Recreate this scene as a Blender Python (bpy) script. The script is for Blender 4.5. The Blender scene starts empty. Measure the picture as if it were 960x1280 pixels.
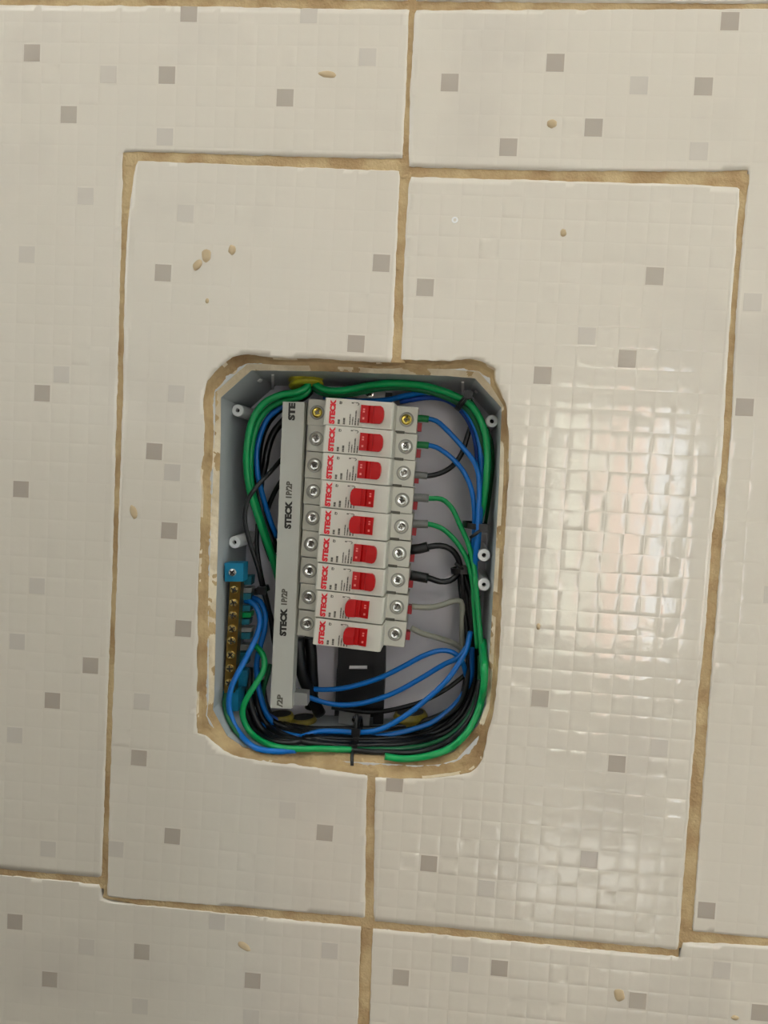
import bpy, bmesh, math, random
import numpy as np
from mathutils import Vector, Matrix, noise

rnd = random.Random(7)
S = bpy.context.scene
COL = S.collection

# ------------------------------------------------------------------ camera
F = 960.0
RX = ((0.99590609, -0.05246338, 0.07361153),      # rows: camera x / y(down) / z(forward) in
      (0.05623746, 0.99715614, -0.05016952),      # (wall right, wall down, into the wall)
      (-0.07077012, 0.05410386, 0.99602428))
DIST, Z0 = 0.47, 1.75
def wdir(c):      # camera-space vector -> world (X right, Y into wall, Z up)
    q = [sum(RX[i][k] * c[i] for i in range(3)) for k in range(3)]
    return Vector((q[0], q[2], -q[1]))
CAM = -wdir((0, 0, DIST)) + Vector((0, 0, Z0))
def P(u, v, y=0.0):
    """point of the scene at depth y behind the wall face, seen at photo pixel (u, v)"""
    d = wdir(((u - 480) / F, (v - 640) / F, 1.0))
    return CAM + d * ((y - CAM.y) / d.y)
cam = bpy.data.objects.new('camera', bpy.data.cameras.new('camera'))
COL.objects.link(cam); S.camera = cam
cam.data.sensor_fit = 'VERTICAL'; cam.data.sensor_height = 36; cam.data.lens = 27
cam.data.clip_start = 0.01
cx_, cy_, cz_ = wdir((1, 0, 0)), wdir((0, -1, 0)), wdir((0, 0, -1))
cam.matrix_world = Matrix(((cx_.x, cy_.x, cz_.x, CAM.x), (cx_.y, cy_.y, cz_.y, CAM.y),
                           (cx_.z, cy_.z, cz_.z, CAM.z), (0, 0, 0, 1)))

# ------------------------------------------------------------------ world, lights, exposure
S.view_settings.view_transform = 'Standard'; S.view_settings.look = 'None'
S.view_settings.gamma = 1; S.view_settings.exposure = 0.07
S.cycles.use_denoising = True
ROOM_D, ROOM_H, ROOM_L, ROOM_R = 2.6, 3.0, -1.5, 1.5
w = bpy.data.worlds.new('world'); S.world = w; w.use_nodes = True
wn = w.node_tree.nodes; bg = wn['Background']
bg.inputs['Color'].default_value = (.82, .91, 1, 1); bg.inputs['Strength'].default_value = 8.5      # bright hazy sky
def area(name, loc, rot, sx, sy, power, col):
    L = bpy.data.lights.new(name, 'AREA'); L.shape = 'RECTANGLE'; L.size = sx; L.size_y = sy
    L.energy = power; L.color = col
    o = bpy.data.objects.new(name, L); COL.objects.link(o); o.location = loc; o.rotation_euler = rot
    return o
# added area lights in two made-up openings of the panel's wall: bounced fill only
ADDED_WIN = [(-1.4, -.7, 1.65, 2.85), (.75, 1.4, 1.65, 2.85)]
for (x0, x1, z0, z1), pw in zip(ADDED_WIN, (22, 27)):
    area('window_daylight', ((x0 + x1) / 2, .12, (z0 + z1) / 2), (math.radians(-90), 0, 0), x1 - x0, z1 - z0, pw, (1, .965, .915))
sunl = bpy.data.lights.new('sun', 'SUN'); sunl.energy = 32.0; sunl.angle = 0.01; sunl.color = (1, .95, .86)
suno = bpy.data.objects.new('sun', sunl); COL.objects.link(suno)
suno.rotation_euler = Vector((.2, .4, .9)).to_track_quat('Z', 'Y').to_euler()      # high, behind the house: lights the yard wall

# ------------------------------------------------------------------ materials
def lin(c): return tuple(((x / 255) / 12.92 if x / 255 <= .04045 else ((x / 255 + .055) / 1.055) ** 2.4) for x in c) + (1.0,)
def mat(name, rgb, rough=.5, metal=0.0, rgb2=None, nscale=60, bump=0, bscale=400, spec=.5, lo=.4, hi=.6, coat=0, trans=0):
    m = bpy.data.materials.new(name); m.use_nodes = True
    nt = m.node_tree; b = nt.nodes['Principled BSDF']
    b.inputs['Base Color'].default_value = lin(rgb); b.inputs['Roughness'].default_value = rough
    b.inputs['Metallic'].default_value = metal; b.inputs['Specular IOR Level'].default_value = spec
    b.inputs['Coat Weight'].default_value = coat
    if trans: b.inputs['Transmission Weight'].default_value = trans
    tc = nt.nodes.new('ShaderNodeTexCoord')
    if rgb2:
        n = nt.nodes.new('ShaderNodeTexNoise'); n.inputs['Scale'].default_value = nscale; n.inputs['Detail'].default_value = 4
        r = nt.nodes.new('ShaderNodeValToRGB')
        r.color_ramp.elements[0].position = lo; r.color_ramp.elements[1].position = hi
        r.color_ramp.elements[0].color = lin(rgb); r.color_ramp.elements[1].color = lin(rgb2)
        nt.links.new(tc.outputs['Object'], n.inputs['Vector']); nt.links.new(n.outputs['Fac'], r.inputs['Fac'])
        nt.links.new(r.outputs['Color'], b.inputs['Base Color'])
    if bump:
        n2 = nt.nodes.new('ShaderNodeTexNoise'); n2.inputs['Scale'].default_value = bscale; n2.inputs['Detail'].default_value = 3
        bp = nt.nodes.new('ShaderNodeBump'); bp.inputs['Strength'].default_value = 1; bp.inputs['Distance'].default_value = bump
        nt.links.new(tc.outputs['Object'], n2.inputs['Vector']); nt.links.new(n2.outputs['Fac'], bp.inputs['Height'])
        nt.links.new(bp.outputs['Normal'], b.inputs['Normal'])
    return m
M = dict(
    tile=mat('glazed_tile', (218, 209, 193), .06, rgb2=(207, 198, 184), nscale=10, lo=.54, hi=.74, bump=.00005, bscale=260),
    sq=mat('mosaic_taupe', (185, 174, 159), .12, rgb2=(178, 166, 152), nscale=12, bump=.00004, bscale=260),
    sqf=mat('mosaic_faint', (209, 200, 186), .12, rgb2=(203, 194, 181), nscale=12, bump=.00004, bscale=260),
    grout=mat('tan_grout', (201, 176, 132), .9, rgb2=(176, 146, 104), nscale=45, bump=.0006, bscale=700),
    mortar=mat('patching_mortar', (190, 164, 120), .92, rgb2=(150, 120, 82), nscale=40, bump=.0008, bscale=500, lo=.38, hi=.66),
    plaster=mat('cream_plaster', (226, 212, 184), .9, rgb2=(205, 188, 156), nscale=60, bump=.0004, bscale=600),
    splash=mat('dried_grout', (196, 174, 138), .8),
    wallp=mat('wall_paint', (206, 206, 203), .6),
    dark=mat('dark_wood', (62, 54, 47), .5, rgb2=(50, 43, 38), nscale=8),  # kept dark so the added blocker bounces little light
    floor=mat('floor_tile', (112, 106, 98), .18, rgb2=(104, 98, 90), nscale=3),
    ceil=mat('ceiling_paint', (236, 236, 233), .9),
    box=mat('grey_box_plastic', (166, 171, 171), .42, bump=.00003, bscale=900),
    boxback=mat('pale_box_back', (216, 213, 218), .45),
    post=mat('white_plastic', (235, 235, 232), .4),
    brk=mat('breaker_plastic', (201, 198, 184), .42, bump=.00002, bscale=2000),
    lab=mat('breaker_label', (206, 201, 187), .4),
    notch=mat('notch_grey', (92, 89, 78), .7), cross=mat('screw_recess', (96, 93, 84), .4, .6),
    slot=mat('dark_gap', (45, 43, 38), .7),
    red=mat('red_toggle_plastic', (172, 7, 8), .42, spec=.25),
    redp=mat('red_print', (214, 40, 50), .5),
    redc=mat('red_clip_plastic', (165, 28, 36), .4),
    greyp=mat('grey_print', (92, 88, 77), .5),
    blackp=mat('black_print', (35, 32, 26), .5),
    pale=mat('pale_print', (222, 120, 112), .5),
    cover=mat('busbar_cover_plastic', (186, 185, 174), .45, bump=.00002, bscale=1500),
    zinc=mat('zinc_screw', (236, 235, 230), .2, 1.0),
    cup=mat('screw_cup_grey', (150, 148, 138), .45),
    brass=mat('brass_screw', (214, 190, 92), .25, 1.0),
    brassb=mat('brass_bar', (150, 120, 62), .3, 1.0), brasss=mat('brass_bar_screw', (226, 196, 124), .22, 1.0),
    teal=mat('blue_insulator', (18, 124, 160), .4),
    teald=mat('teal_carrier', (30, 112, 128), .45),
    blue=mat('blue_insulation', (0, 104, 186), .33),
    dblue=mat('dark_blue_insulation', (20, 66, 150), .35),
    green=mat('green_insulation', (0, 150, 78), .33),
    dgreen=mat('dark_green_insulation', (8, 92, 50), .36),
    black=mat('black_insulation', (11, 11, 12), .36),
    grey=mat('grey_insulation', (152, 151, 136), .4),
    ferg=mat('green_ferrule', (24, 120, 60), .4),
    fergr=mat('grey_ferrule', (120, 120, 116), .4),
    rail=mat('black_rail', (14, 14, 16), .42),
    bracket=mat('grey_bracket', (150, 150, 146), .45),
    steel=mat('steel_tab', (168, 168, 166), .35, .6),
    yellow=mat('yellow_conduit', (190, 184, 40), .35, rgb2=(160, 152, 30), nscale=90),
    dyel=mat('dusty_yellow_conduit', (158, 140, 44), .5, rgb2=(120, 104, 34), nscale=90),  # darker yellow than the conduit at the top
    frame=mat('white_frame', (232, 231, 228), .4),
    pink=mat('pink_render', (222, 182, 168), .9),
    paleyard=mat('pale_render', (206, 208, 194), .9),
    pave=mat('yard_paving', (196, 190, 180), .9),
)

# ------------------------------------------------------------------ helpers
def link(name, me, m, parent=None, smooth=False):
    if m is not None and not me.materials: me.materials.append(M[m])
    if smooth: me.polygons.foreach_set('use_smooth', [True] * len(me.polygons))
    o = bpy.data.objects.new(name, me); COL.objects.link(o)
    if parent is not None: o.parent = parent
    return o
def tag(o, label, cat, group=None):
    o['label'] = label; o['category'] = cat
    if group: o['group'] = group
    return o
def thing(name, label, cat, loc=(0, 0, 0), group=None):
    o = bpy.data.objects.new(name, None); COL.objects.link(o); o.location = loc; o.empty_display_size = .01
    return tag(o, label, cat, group)
def mesh(verts, faces, name='m'):
    me = bpy.data.meshes.new(name); me.from_pydata([tuple(v) for v in verts], [], faces); me.update(); return me
def bm_mesh(bm, name='m', normals=True):
    if normals: bmesh.ops.recalc_face_normals(bm, faces=bm.faces)
    me = bpy.data.meshes.new(name); bm.to_mesh(me); bm.free(); return me
def bevel(bm, w_, seg=2, ang=.5):
    es = [e for e in bm.edges if len(e.link_faces) == 2 and e.calc_face_angle(0) > ang]
    bmesh.ops.bevel(bm, geom=es, offset=w_, segments=seg, profile=.5, affect='EDGES', clamp_overlap=True)
def box_me(x0, x1, y0, y1, z0, z1, bev=0, seg=2):
    bm = bmesh.new(); vs = [bm.verts.new((x, y, z)) for x in (x0, x1) for y in (y0, y1) for z in (z0, z1)]
    for f in ((0, 1, 3, 2), (4, 6, 7, 5), (0, 4, 5, 1), (2, 3, 7, 6), (0, 2, 6, 4), (1, 5, 7, 3)): bm.faces.new([vs[i] for i in f])
    if bev: bevel(bm, bev, seg)
    return bm_mesh(bm)
def prism_me(poly, y0, y1, bev=0, seg=2):
    """poly: (x, z) outline; extruded from depth y0 to y1 (a list of per-corner depths is allowed for y0)"""
    bm = bmesh.new(); n = len(poly)
    ya = y0 if isinstance(y0, (list, tuple)) else [y0] * n
    a = [bm.verts.new((p[0], ya[i], p[1])) for i, p in enumerate(poly)]
    b = [bm.verts.new((p[0], y1, p[1])) for p in poly]
    bm.faces.new(a); bm.faces.new(b[::-1])
    for i in range(n): bm.faces.new((a[i], b[i], b[(i + 1) % n], a[(i + 1) % n]))
    if bev: bevel(bm, bev, seg)
    return bm_mesh(bm)
def lathe_me(prof, n=20, axis=1):
    """prof: (radius, depth) pairs turned about the y axis"""
    V, Fc = [], []
    for r, y in prof:
        for k in range(n):
            a = 2 * math.pi * k / n; V.append((r * math.cos(a), y, r * math.sin(a)))
    for i in range(len(prof) - 1):
        for k in range(n):
            k2 = (k + 1) % n; Fc.append((i * n + k, i * n + k2, (i + 1) * n + k2, (i + 1) * n + k))
    Fc.append(tuple(range(n))); Fc.append(tuple((len(prof) - 1) * n + k for k in reversed(range(n))))
    bm = bmesh.new(); vs = [bm.verts.new(v) for v in V]
    for f in Fc: bm.faces.new([vs[i] for i in f])
    return bm_mesh(bm)
def spline(pts, step):
    """centripetal Catmull-Rom through the points"""
    pts = [Vector(p) for p in pts]
    if len(pts) == 2: return [pts[0].lerp(pts[1], k / 6) for k in range(7)]
    q = [pts[0] * 2 - pts[1]] + pts + [pts[-1] * 2 - pts[-2]]
    out = []
    for i in range(1, len(q) - 2):
        a, b, c, d = q[i - 1:i + 3]
        t0 = 0; t1 = max((b - a).length, 1e-6) ** .5; t2 = t1 + max((c - b).length, 1e-6) ** .5; t3 = t2 + max((d - c).length, 1e-6) ** .5
        n = max(2, int((c - b).length / step))
        for k in range(n):
            t = t1 + (t2 - t1) * k / n
            A1 = a * ((t1 - t) / (t1 - t0)) + b * ((t - t0) / (t1 - t0)); A2 = b * ((t2 - t) / (t2 - t1)) + c * ((t - t1) / (t2 - t1))
            A3 = c * ((t3 - t) / (t3 - t2)) + d * ((t - t2) / (t3 - t2))
            B1 = A1 * ((t2 - t) / (t2 - t0)) + A2 * ((t - t0) / (t2 - t0)); B2 = A2 * ((t3 - t) / (t3 - t1)) + A3 * ((t - t1) / (t3 - t1))
            out.append(B1 * ((t2 - t) / (t2 - t1)) + B2 * ((t - t1) / (t2 - t1)))
    out.append(pts[-1]); return out
def tube_me(path, rad, n=12):
    """round tube along world points; rad is a number or a function of the fraction along"""
    V, Fc = [], []; N = len(path)
    tan = [(path[min(i + 1, N - 1)] - path[max(i - 1, 0)]).normalized() for i in range(N)]
    up = Vector((0, 1, 0)); up = (up - tan[0] * up.dot(tan[0])).normalized() if abs(tan[0].y) < .95 else Vector((1, 0, 0))
    for i, p in enumerate(path):
        up = (up - tan[i] * up.dot(tan[i])).normalized(); s = tan[i].cross(up)
        r = rad(i / (N - 1)) if callable(rad) else rad
        for k in range(n):
            a = 2 * math.pi * k / n; V.append(p + (up * math.cos(a) + s * math.sin(a)) * r)
    for i in range(N - 1):
        for k in range(n):
            k2 = (k + 1) % n; Fc.append((i * n + k, (i + 1) * n + k, (i + 1) * n + k2, i * n + k2))
    Fc.append(tuple(range(n))); Fc.append(tuple((N - 1) * n + k for k in reversed(range(n))))
    me = mesh(V, Fc)
    me.polygons.foreach_set('use_smooth', [len(f) == 4 for f in Fc]); return me
_txt = {}
def text_me(s, length, height, weight=.0, z=.00015):
    """flat lettering normalised to length x height, in the xy plane, centred"""
    key = (s, weight)
    if key not in _txt:
        c = bpy.data.curves.new('t', 'FONT'); c.body = s; c.size = 1; c.offset = weight; c.extrude = 0; c.resolution_u = 3
        o = bpy.data.objects.new('t', c); COL.objects.link(o)
        me = bpy.data.meshes.new_from_object(o.evaluated_get(bpy.context.evaluated_depsgraph_get()))
        _txt[key] = ([tuple(v.co) for v in me.vertices], [tuple(p.vertices) for p in me.polygons])
        bpy.data.objects.remove(o)
    V, Fc = _txt[key]
    xs = [v[0] for v in V]; ys = [v[1] for v in V]; x0, x1, y0, y1 = min(xs), max(xs), min(ys), max(ys)
    return [((v[0] - x0) / (x1 - x0) * length - length / 2, (v[1] - y0) / (y1 - y0) * height - height / 2) for v in V], Fc

# ------------------------------------------------------------------ the wall: outlines read off the photo, placed on the wall plane
HOLE_L = [(490, 453), (470, 453), (448, 451), (420, 450), (395, 448), (365, 448), (340, 447), (322, 444), (306, 443), (291, 446), (281, 453), (270, 463),
          (259, 477), (254, 490), (254, 510), (255, 540), (254, 570), (249, 595), (251, 615), (250, 660), (248, 710), (247, 770), (246, 840), (245, 890),
          (246, 917), (256, 920), (268, 929), (280, 939), (296, 948), (310, 949), (345, 954), (380, 958), (420, 964), (459, 970)]
HOLE_R = [(469, 972), (500, 974), (540, 973), (566, 970), (588, 966), (596, 960), (604, 948), (609, 920), (616, 895), (620, 870), (624, 820), (627, 760),
          (630, 700), (633, 650), (636, 600), (636, 548), (633, 505), (626, 488), (620, 474), (620, 460), (604, 452), (585, 448), (560, 451), (525, 450), (502, 449)]
TILES = {
    'A': [(-150, 4), (0, 6), (240, 8), (511, 12), (508, 100), (503, 198), (480, 198), (320, 194), (240, 191), (170, 189), (153, 190), (151, 300), (147, 450),
          (141, 680), (134, 880), (127, 1090), (126, 1097), (0, 1086), (-150, 1073)],
    'B': [(519, 13), (740, 12), (960, 11), (1160, 10), (1160, 1191), (960, 1173), (866, 1164), (870, 1110), (888, 860), (899, 723), (908, 610), (914, 540),
          (920, 400), (929, 290), (937, 222), (935, 212), (905, 214), (680, 213), (560, 210), (512, 208), (511, 195), (513, 100)],
    'C': [(171, 201), (330, 207), (500, 214), (496, 300), (492, 400)] + HOLE_L + [(457, 1060), (456, 1147), (300, 1134), (134, 1121), (137, 1000), (142, 850),
          (148, 660), (154, 480), (156, 350), (160, 280), (167, 220)],
    'D': [(512, 221), (700, 226), (860, 231), (925, 234), (922, 280), (911, 425), (902, 580), (890, 670), (884, 760), (874, 860), (862, 1000), (848, 1180),
          (846, 1187), (655, 1170), (560, 1160), (467, 1151), (468, 1060)] + HOLE_R + [(505, 340), (508, 270)],
    'E': [(-150, 1081), (0, 1094), (125, 1106), (126, 1122), (135, 1128), (200, 1134), (330, 1147), (451, 1159), (447, 1290), (441, 1420), (-150, 1420)],
    'F': [(466, 1161), (560, 1170), (667, 1180), (850, 1197), (854, 1178), (960, 1183), (1160, 1203), (1160, 1420), (456, 1420), (461, 1290)],
    'G': [(-150, -130), (514, -130), (511, 0), (250, -2), (0, -4), (-150, -5)],
    'H': [(521, -130), (1160, -130), (1160, 5), (960, 4), (740, 3), (520, 1)],
}
TILT = dict(A=.1, B=.1, C=-.8, D=-.4, E=.35, F=.1, G=.1, H=.1)
SQ = {   # printed mosaic squares: strong, then faint
    'A': ([(36, 65), (238, 19), (210.5, 95), (84, 143), (363, 125), (51, 491), (24.5, 611), (114, 831), (65.5, 874), (-60, 300), (-80, 720)],
          [(133, 92), (203, 172), (103, 244), (28.5, 318), (73, 467), (137, 592), (42, 733), (19, 800), (14, 914), (390, 20), (465, 75), (57, 1050)]),
    'B': ([(557, 105), (691, 78), (917, 24.5), (882.5, 106), (740.5, 160), (631, 185.5), (937, 509), (884.5, 1131), (1010, 300), (1040, 780)],
          [(787, 104), (865, 187), (940, 374), (968, 740)]),
    'C': ([(199.5, 341), (480, 331), (449, 433), (210, 664), (190.5, 565), (229, 785), (172, 946), (215, 1043), (410, 1039)],
          [(363.5, 1011), (177, 876), (218, 493), (213, 590), (148, 1060), (231, 267)]),
    'D': ([(527, 362), (821, 348), (786, 451), (677.5, 471), (674.5, 871), (772.5, 953), (535, 1075), (737, 1071), (493, 981)],
          [(613, 1107), (735, 420), (830, 932)]),
    'E': ([(15.5, 1154), (60, 1224), (178, 1191), (319, 1225.5), (-50, 1300)], [(105, 1182), (174, 1254), (272, 1152), (414, 1185), (315, 1268)]),
    'F': ([(501, 1219.5), (622, 1210), (797, 1249), (948, 1277), (1040, 1230)], [(572, 1203), (905, 1210)]),
    'G': ([(90, -60), (330, -40)], []), 'H': ([(640, -50), (880, -70)], []),
}
PITCH = .0122
def flat(pts): return np.array([[P(u, v).x, P(u, v).z] for u, v in pts])
def resample(poly, step, jit, seed):
    out = []; n = len(poly)
    for i in range(n):
        a, b = poly[i], poly[(i + 1) % n]; L = np.hypot(*(b - a)); k = max(1, int(L / step))
        nrm = np.array([-(b - a)[1], (b - a)[0]]) / max(L, 1e-9)
        for j in range(k):
            p = a + (b - a) * j / k
            q = noise.noise(Vector((p[0] * 260, p[1] * 260, seed))) + .6 * noise.noise(Vector((p[0] * 90, p[1] * 90, seed + 9)))
            out.append(p + nrm * jit * q)
    return np.array(out)
def inside(pts, poly):
    x, z = pts[:, 0], pts[:, 1]; r = np.zeros(len(pts), bool); n = len(poly)
    for i in range(n):
        x1, z1 = poly[i]; x2, z2 = poly[(i + 1) % n]
        if z1 == z2: continue
        c = (z1 > z) != (z2 > z); r ^= c & (x < (x2 - x1) * (z - z1) / (z2 - z1) + x1)
    return r
def snap(pts, poly):
    best = np.full(len(pts), 1e9); out = pts.copy(); n = len(poly)
    for i in range(n):
        a = poly[i]; d = poly[(i + 1) % n] - a; L = d @ d
        if L < 1e-16: continue
        t = np.clip(((pts - a) @ d) / L, 0, 1); q = a + t[:, None] * d; e = ((pts - q) ** 2).sum(1)
        k = e < best; best[k] = e[k]; out[k] = q[k]
    return out
LINES = np.array([-5.35, -2.7, 0, 2.7, 5.35, 5.72, 6.1, 6.48]) * .001
GDEP = np.array([0, 0, 0, 0, 0, .5, 1, .5]) * .00008
def build_tile(key, parent, seed):
    rng = np.random.RandomState(seed)
    poly = resample(flat(TILES[key]), .0016, .0005, seed * 3.1)
    th = math.radians(TILT[key]); c, s = math.cos(th), math.sin(th)
    rot = lambda q: np.stack([q[:, 0] * c + q[:, 1] * s, -q[:, 0] * s + q[:, 1] * c], 1)
    inv = lambda q: np.stack([q[:, 0] * c - q[:, 1] * s, q[:, 0] * s + q[:, 1] * c], 1)
    sq = rot(flat(SQ[key][0])); pp = rot(poly)
    ph = [np.angle(np.exp(2j * np.pi * sq[:, k] / PITCH).mean()) * PITCH / 2 / np.pi for k in (0, 1)]
    i0 = np.floor((pp.min(0) - ph) / PITCH - 1).astype(int); i1 = np.ceil((pp.max(0) - ph) / PITCH + 1).astype(int)
    ax, cell, off, gd = [], [], [], []
    for k in (0, 1):
        idx = np.arange(i0[k], i1[k] + 1)
        ax.append((ph[k] + idx[:, None] * PITCH + LINES[None]).ravel()); cell.append(np.repeat(idx - i0[k], 8))
        o = np.where(np.abs(LINES) > .0054, 0, LINES); off.append(np.tile(o, len(idx))); gd.append(np.tile(GDEP, len(idx)))
    nx, nz = len(ax[0]), len(ax[1])
    X, Z = np.meshgrid(ax[0], ax[1], indexing='ij')
    tl = rng.normal(0, .005, (2, i1[0] - i0[0] + 1, i1[1] - i0[1] + 1))
    out = rng.rand(*tl.shape[1:]) < .05; tl[:, out] *= 4
    CX, CZ = np.meshgrid(cell[0], cell[1], indexing='ij'); OX, OZ = np.meshgrid(off[0], off[1], indexing='ij')
    GX, GZ = np.meshgrid(gd[0], gd[1], indexing='ij')
    glint_relief = 1.0 if key in 'DF' else .55      # light shaped into the relief: full grooves only where window glints should show
    GX, GZ = GX * glint_relief, GZ * glint_relief; tl *= .4 + .6 * (glint_relief == 1.0)
    ingr = (GX > 0) | (GZ > 0)
    H = np.where(ingr, 0, tl[0][CX, CZ] * OX + tl[1][CX, CZ] * OZ) - np.maximum(GX, GZ)
    H += .00006 * np.sin(X * 41 + seed) * np.cos(Z * 33 + seed * 2)
    pts = np.stack([X.ravel(), Z.ravel()], 1)
    qi = (np.arange(nx - 1)[:, None] * nz + np.arange(nz - 1)[None]).ravel()
    quads = np.stack([qi, qi + nz, qi + nz + 1, qi + 1], 1)
    quads = quads[inside(pts[quads].mean(1), pp)]
    used, invx = np.unique(quads, return_inverse=True); quads = invx.reshape(-1, 4)
    pts = pts[used]; H = H.ravel()[used]
    e = np.concatenate([quads[:, [0, 1]], quads[:, [1, 2]], quads[:, [2, 3]], quads[:, [3, 0]]])
    es = np.sort(e, 1); code = es[:, 0].astype(np.int64) * len(pts) + es[:, 1]
    _, ix, cnt = np.unique(code, return_index=True, return_counts=True)
    be = e[ix[cnt == 1]]; bv = np.unique(be)
    pts[bv] = snap(pts[bv], pp)
    H[bv] -= .00002
    xy = inv(pts); n = len(pts)
    V = np.stack([xy[:, 0], -H, xy[:, 1]], 1)
    mp = -np.ones(n, int); mp[bv] = np.arange(len(bv)) + n
    V = np.concatenate([V, np.stack([xy[bv, 0], np.full(len(bv), .0066), xy[bv, 1]], 1)])
    faces = np.concatenate([quads, np.stack([be[:, 1], be[:, 0], mp[be[:, 0]], mp[be[:, 1]]], 1)])
    me = bpy.data.meshes.new('tile'); me.vertices.add(len(V)); me.vertices.foreach_set('co', V.ravel())
    me.loops.add(faces.size); me.loops.foreach_set('vertex_index', faces.ravel().astype(np.int32))
    me.polygons.add(len(faces)); me.polygons.foreach_set('loop_start', np.arange(0, faces.size, 4, dtype=np.int32))
    me.update(calc_edges=True); me.validate()
    o = link('tile', me, 'tile', parent, True)
    # printed mosaic squares sit in lattice cells of their own
    for kind, L in zip(('sq', 'sqf'), SQ[key]):
        if not L: continue
        for q in rot(flat(L)):
            ij = np.round((q - ph) / PITCH).astype(int); cc = ph + ij * PITCH
            t0, t1 = (tl[:, ij[0] - i0[0], ij[1] - i0[1]] if (ij >= i0).all() and (ij <= i1).all() else (0, 0))
            g = [-.00535, -.005, .005, .00535]; vs = []; fs = []
            for a in g:
                for b in g:
                    edge = abs(a) > .0052 or abs(b) > .0052
                    wv = .00006 * math.sin((cc[0] + a) * 41 + seed) * math.cos((cc[1] + b) * 33 + seed * 2)
                    h = t0 * a + t1 * b + wv + (-.0001 if edge else .00005); p = inv(np.array([cc + (a, b)]))[0]
                    vs.append((p[0], -h, p[1]))
            # cut pieces: keep only the part of a square that lies on its tile
            if not inside(inv(np.array([cc])), poly)[0]: continue
            vp = np.array([(v[0], v[2]) for v in vs]); okv = inside(vp, poly)
            if not okv.all():
                sn = snap(vp, poly); vs = [(v if k else (s_[0], v[1], s_[1])) for v, k, s_ in zip(vs, okv, sn)]
            for a in range(3):
                for b in range(3): fs.append((a * 4 + b, (a + 1) * 4 + b, (a + 1) * 4 + b + 1, a * 4 + b + 1))
            link('mosaic_square', mesh(vs, fs), kind, o)
    return o

# ------------------------------------------------------------------ room shell
def structure(name, me, m, parent=None):
    o = link(name, me, m, parent); o['kind'] = 'structure'; return o
RIM = [(480, 467), (400, 464), (314, 463), (276, 497), (276, 540), (273, 660), (270, 760), (268, 868), (266, 887), (284, 920), (304, 934), (330, 938),
       (398, 939), (440, 942), (520, 947), (545, 946), (567, 940), (598, 906), (608, 880), (613, 800), (619, 700), (624, 600), (627, 510), (594, 473), (560, 470)]
RIM_Y, BACK_Y = .010, .078
CEN = P(445, 706, .01)
def scaled(poly, k, off=0):
    out = []
    for p in poly:
        d = Vector((p.x - CEN.x, 0, p.z - CEN.z)); d = d * k + d.normalized() * off; out.append(Vector((CEN.x + d.x, p.y, CEN.z + d.z)))
    return out
rim = [P(u, v, RIM_Y) for u, v in RIM]
# wall with a niche for the box
bm = bmesh.new(); niche = scaled(rim, 1, .004)
outer = [bm.verts.new((x, .0064, z)) for x, z in ((ROOM_L, 0), (ROOM_R, 0), (ROOM_R, ROOM_H), (ROOM_L, ROOM_H))]
inn = [bm.verts.new((p.x, .0064, p.z)) for p in niche]; bk = [bm.verts.new((p.x, .095, p.z)) for p in niche]
win = [[bm.verts.new((x, .0064, z)) for x, z in ((a_, c_), (b_, c_), (b_, d_), (a_, d_))] for a_, b_, c_, d_ in ADDED_WIN]
ed = [bm.edges.new((l[i], l[(i + 1) % len(l)])) for l in [outer, inn] + win for i in range(len(l))]
bmesh.ops.triangle_fill(bm, use_beauty=True, use_dissolve=False, edges=ed)
for i in range(len(inn)): j = (i + 1) % len(inn); bm.faces.new((inn[i], inn[j], bk[j], bk[i]))
bm.faces.new(bk)
wb = [[bm.verts.new((v.co.x, .14, v.co.z)) for v in l] for l in win]
for l, k in zip(win, wb):
    for i in range(4): bm.faces.new((l[i], k[i], k[(i + 1) % 4], l[(i + 1) % 4]))
ob = [bm.verts.new((v.co.x, .14, v.co.z)) for v in outer]
for i in range(4): bm.faces.new((outer[i], ob[i], ob[(i + 1) % 4], outer[(i + 1) % 4]))
edb = [bm.edges.get((l[i], l[(i + 1) % 4])) or bm.edges.new((l[i], l[(i + 1) % 4])) for l in [ob] + wb for i in range(4)]
bmesh.ops.triangle_fill(bm, use_beauty=True, use_dissolve=False, edges=edb)
wall = structure('wall_back', bm_mesh(bm), 'wallp')
for i, k in enumerate('ABCDEFGH'): build_tile(k, wall, i + 1)

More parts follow.
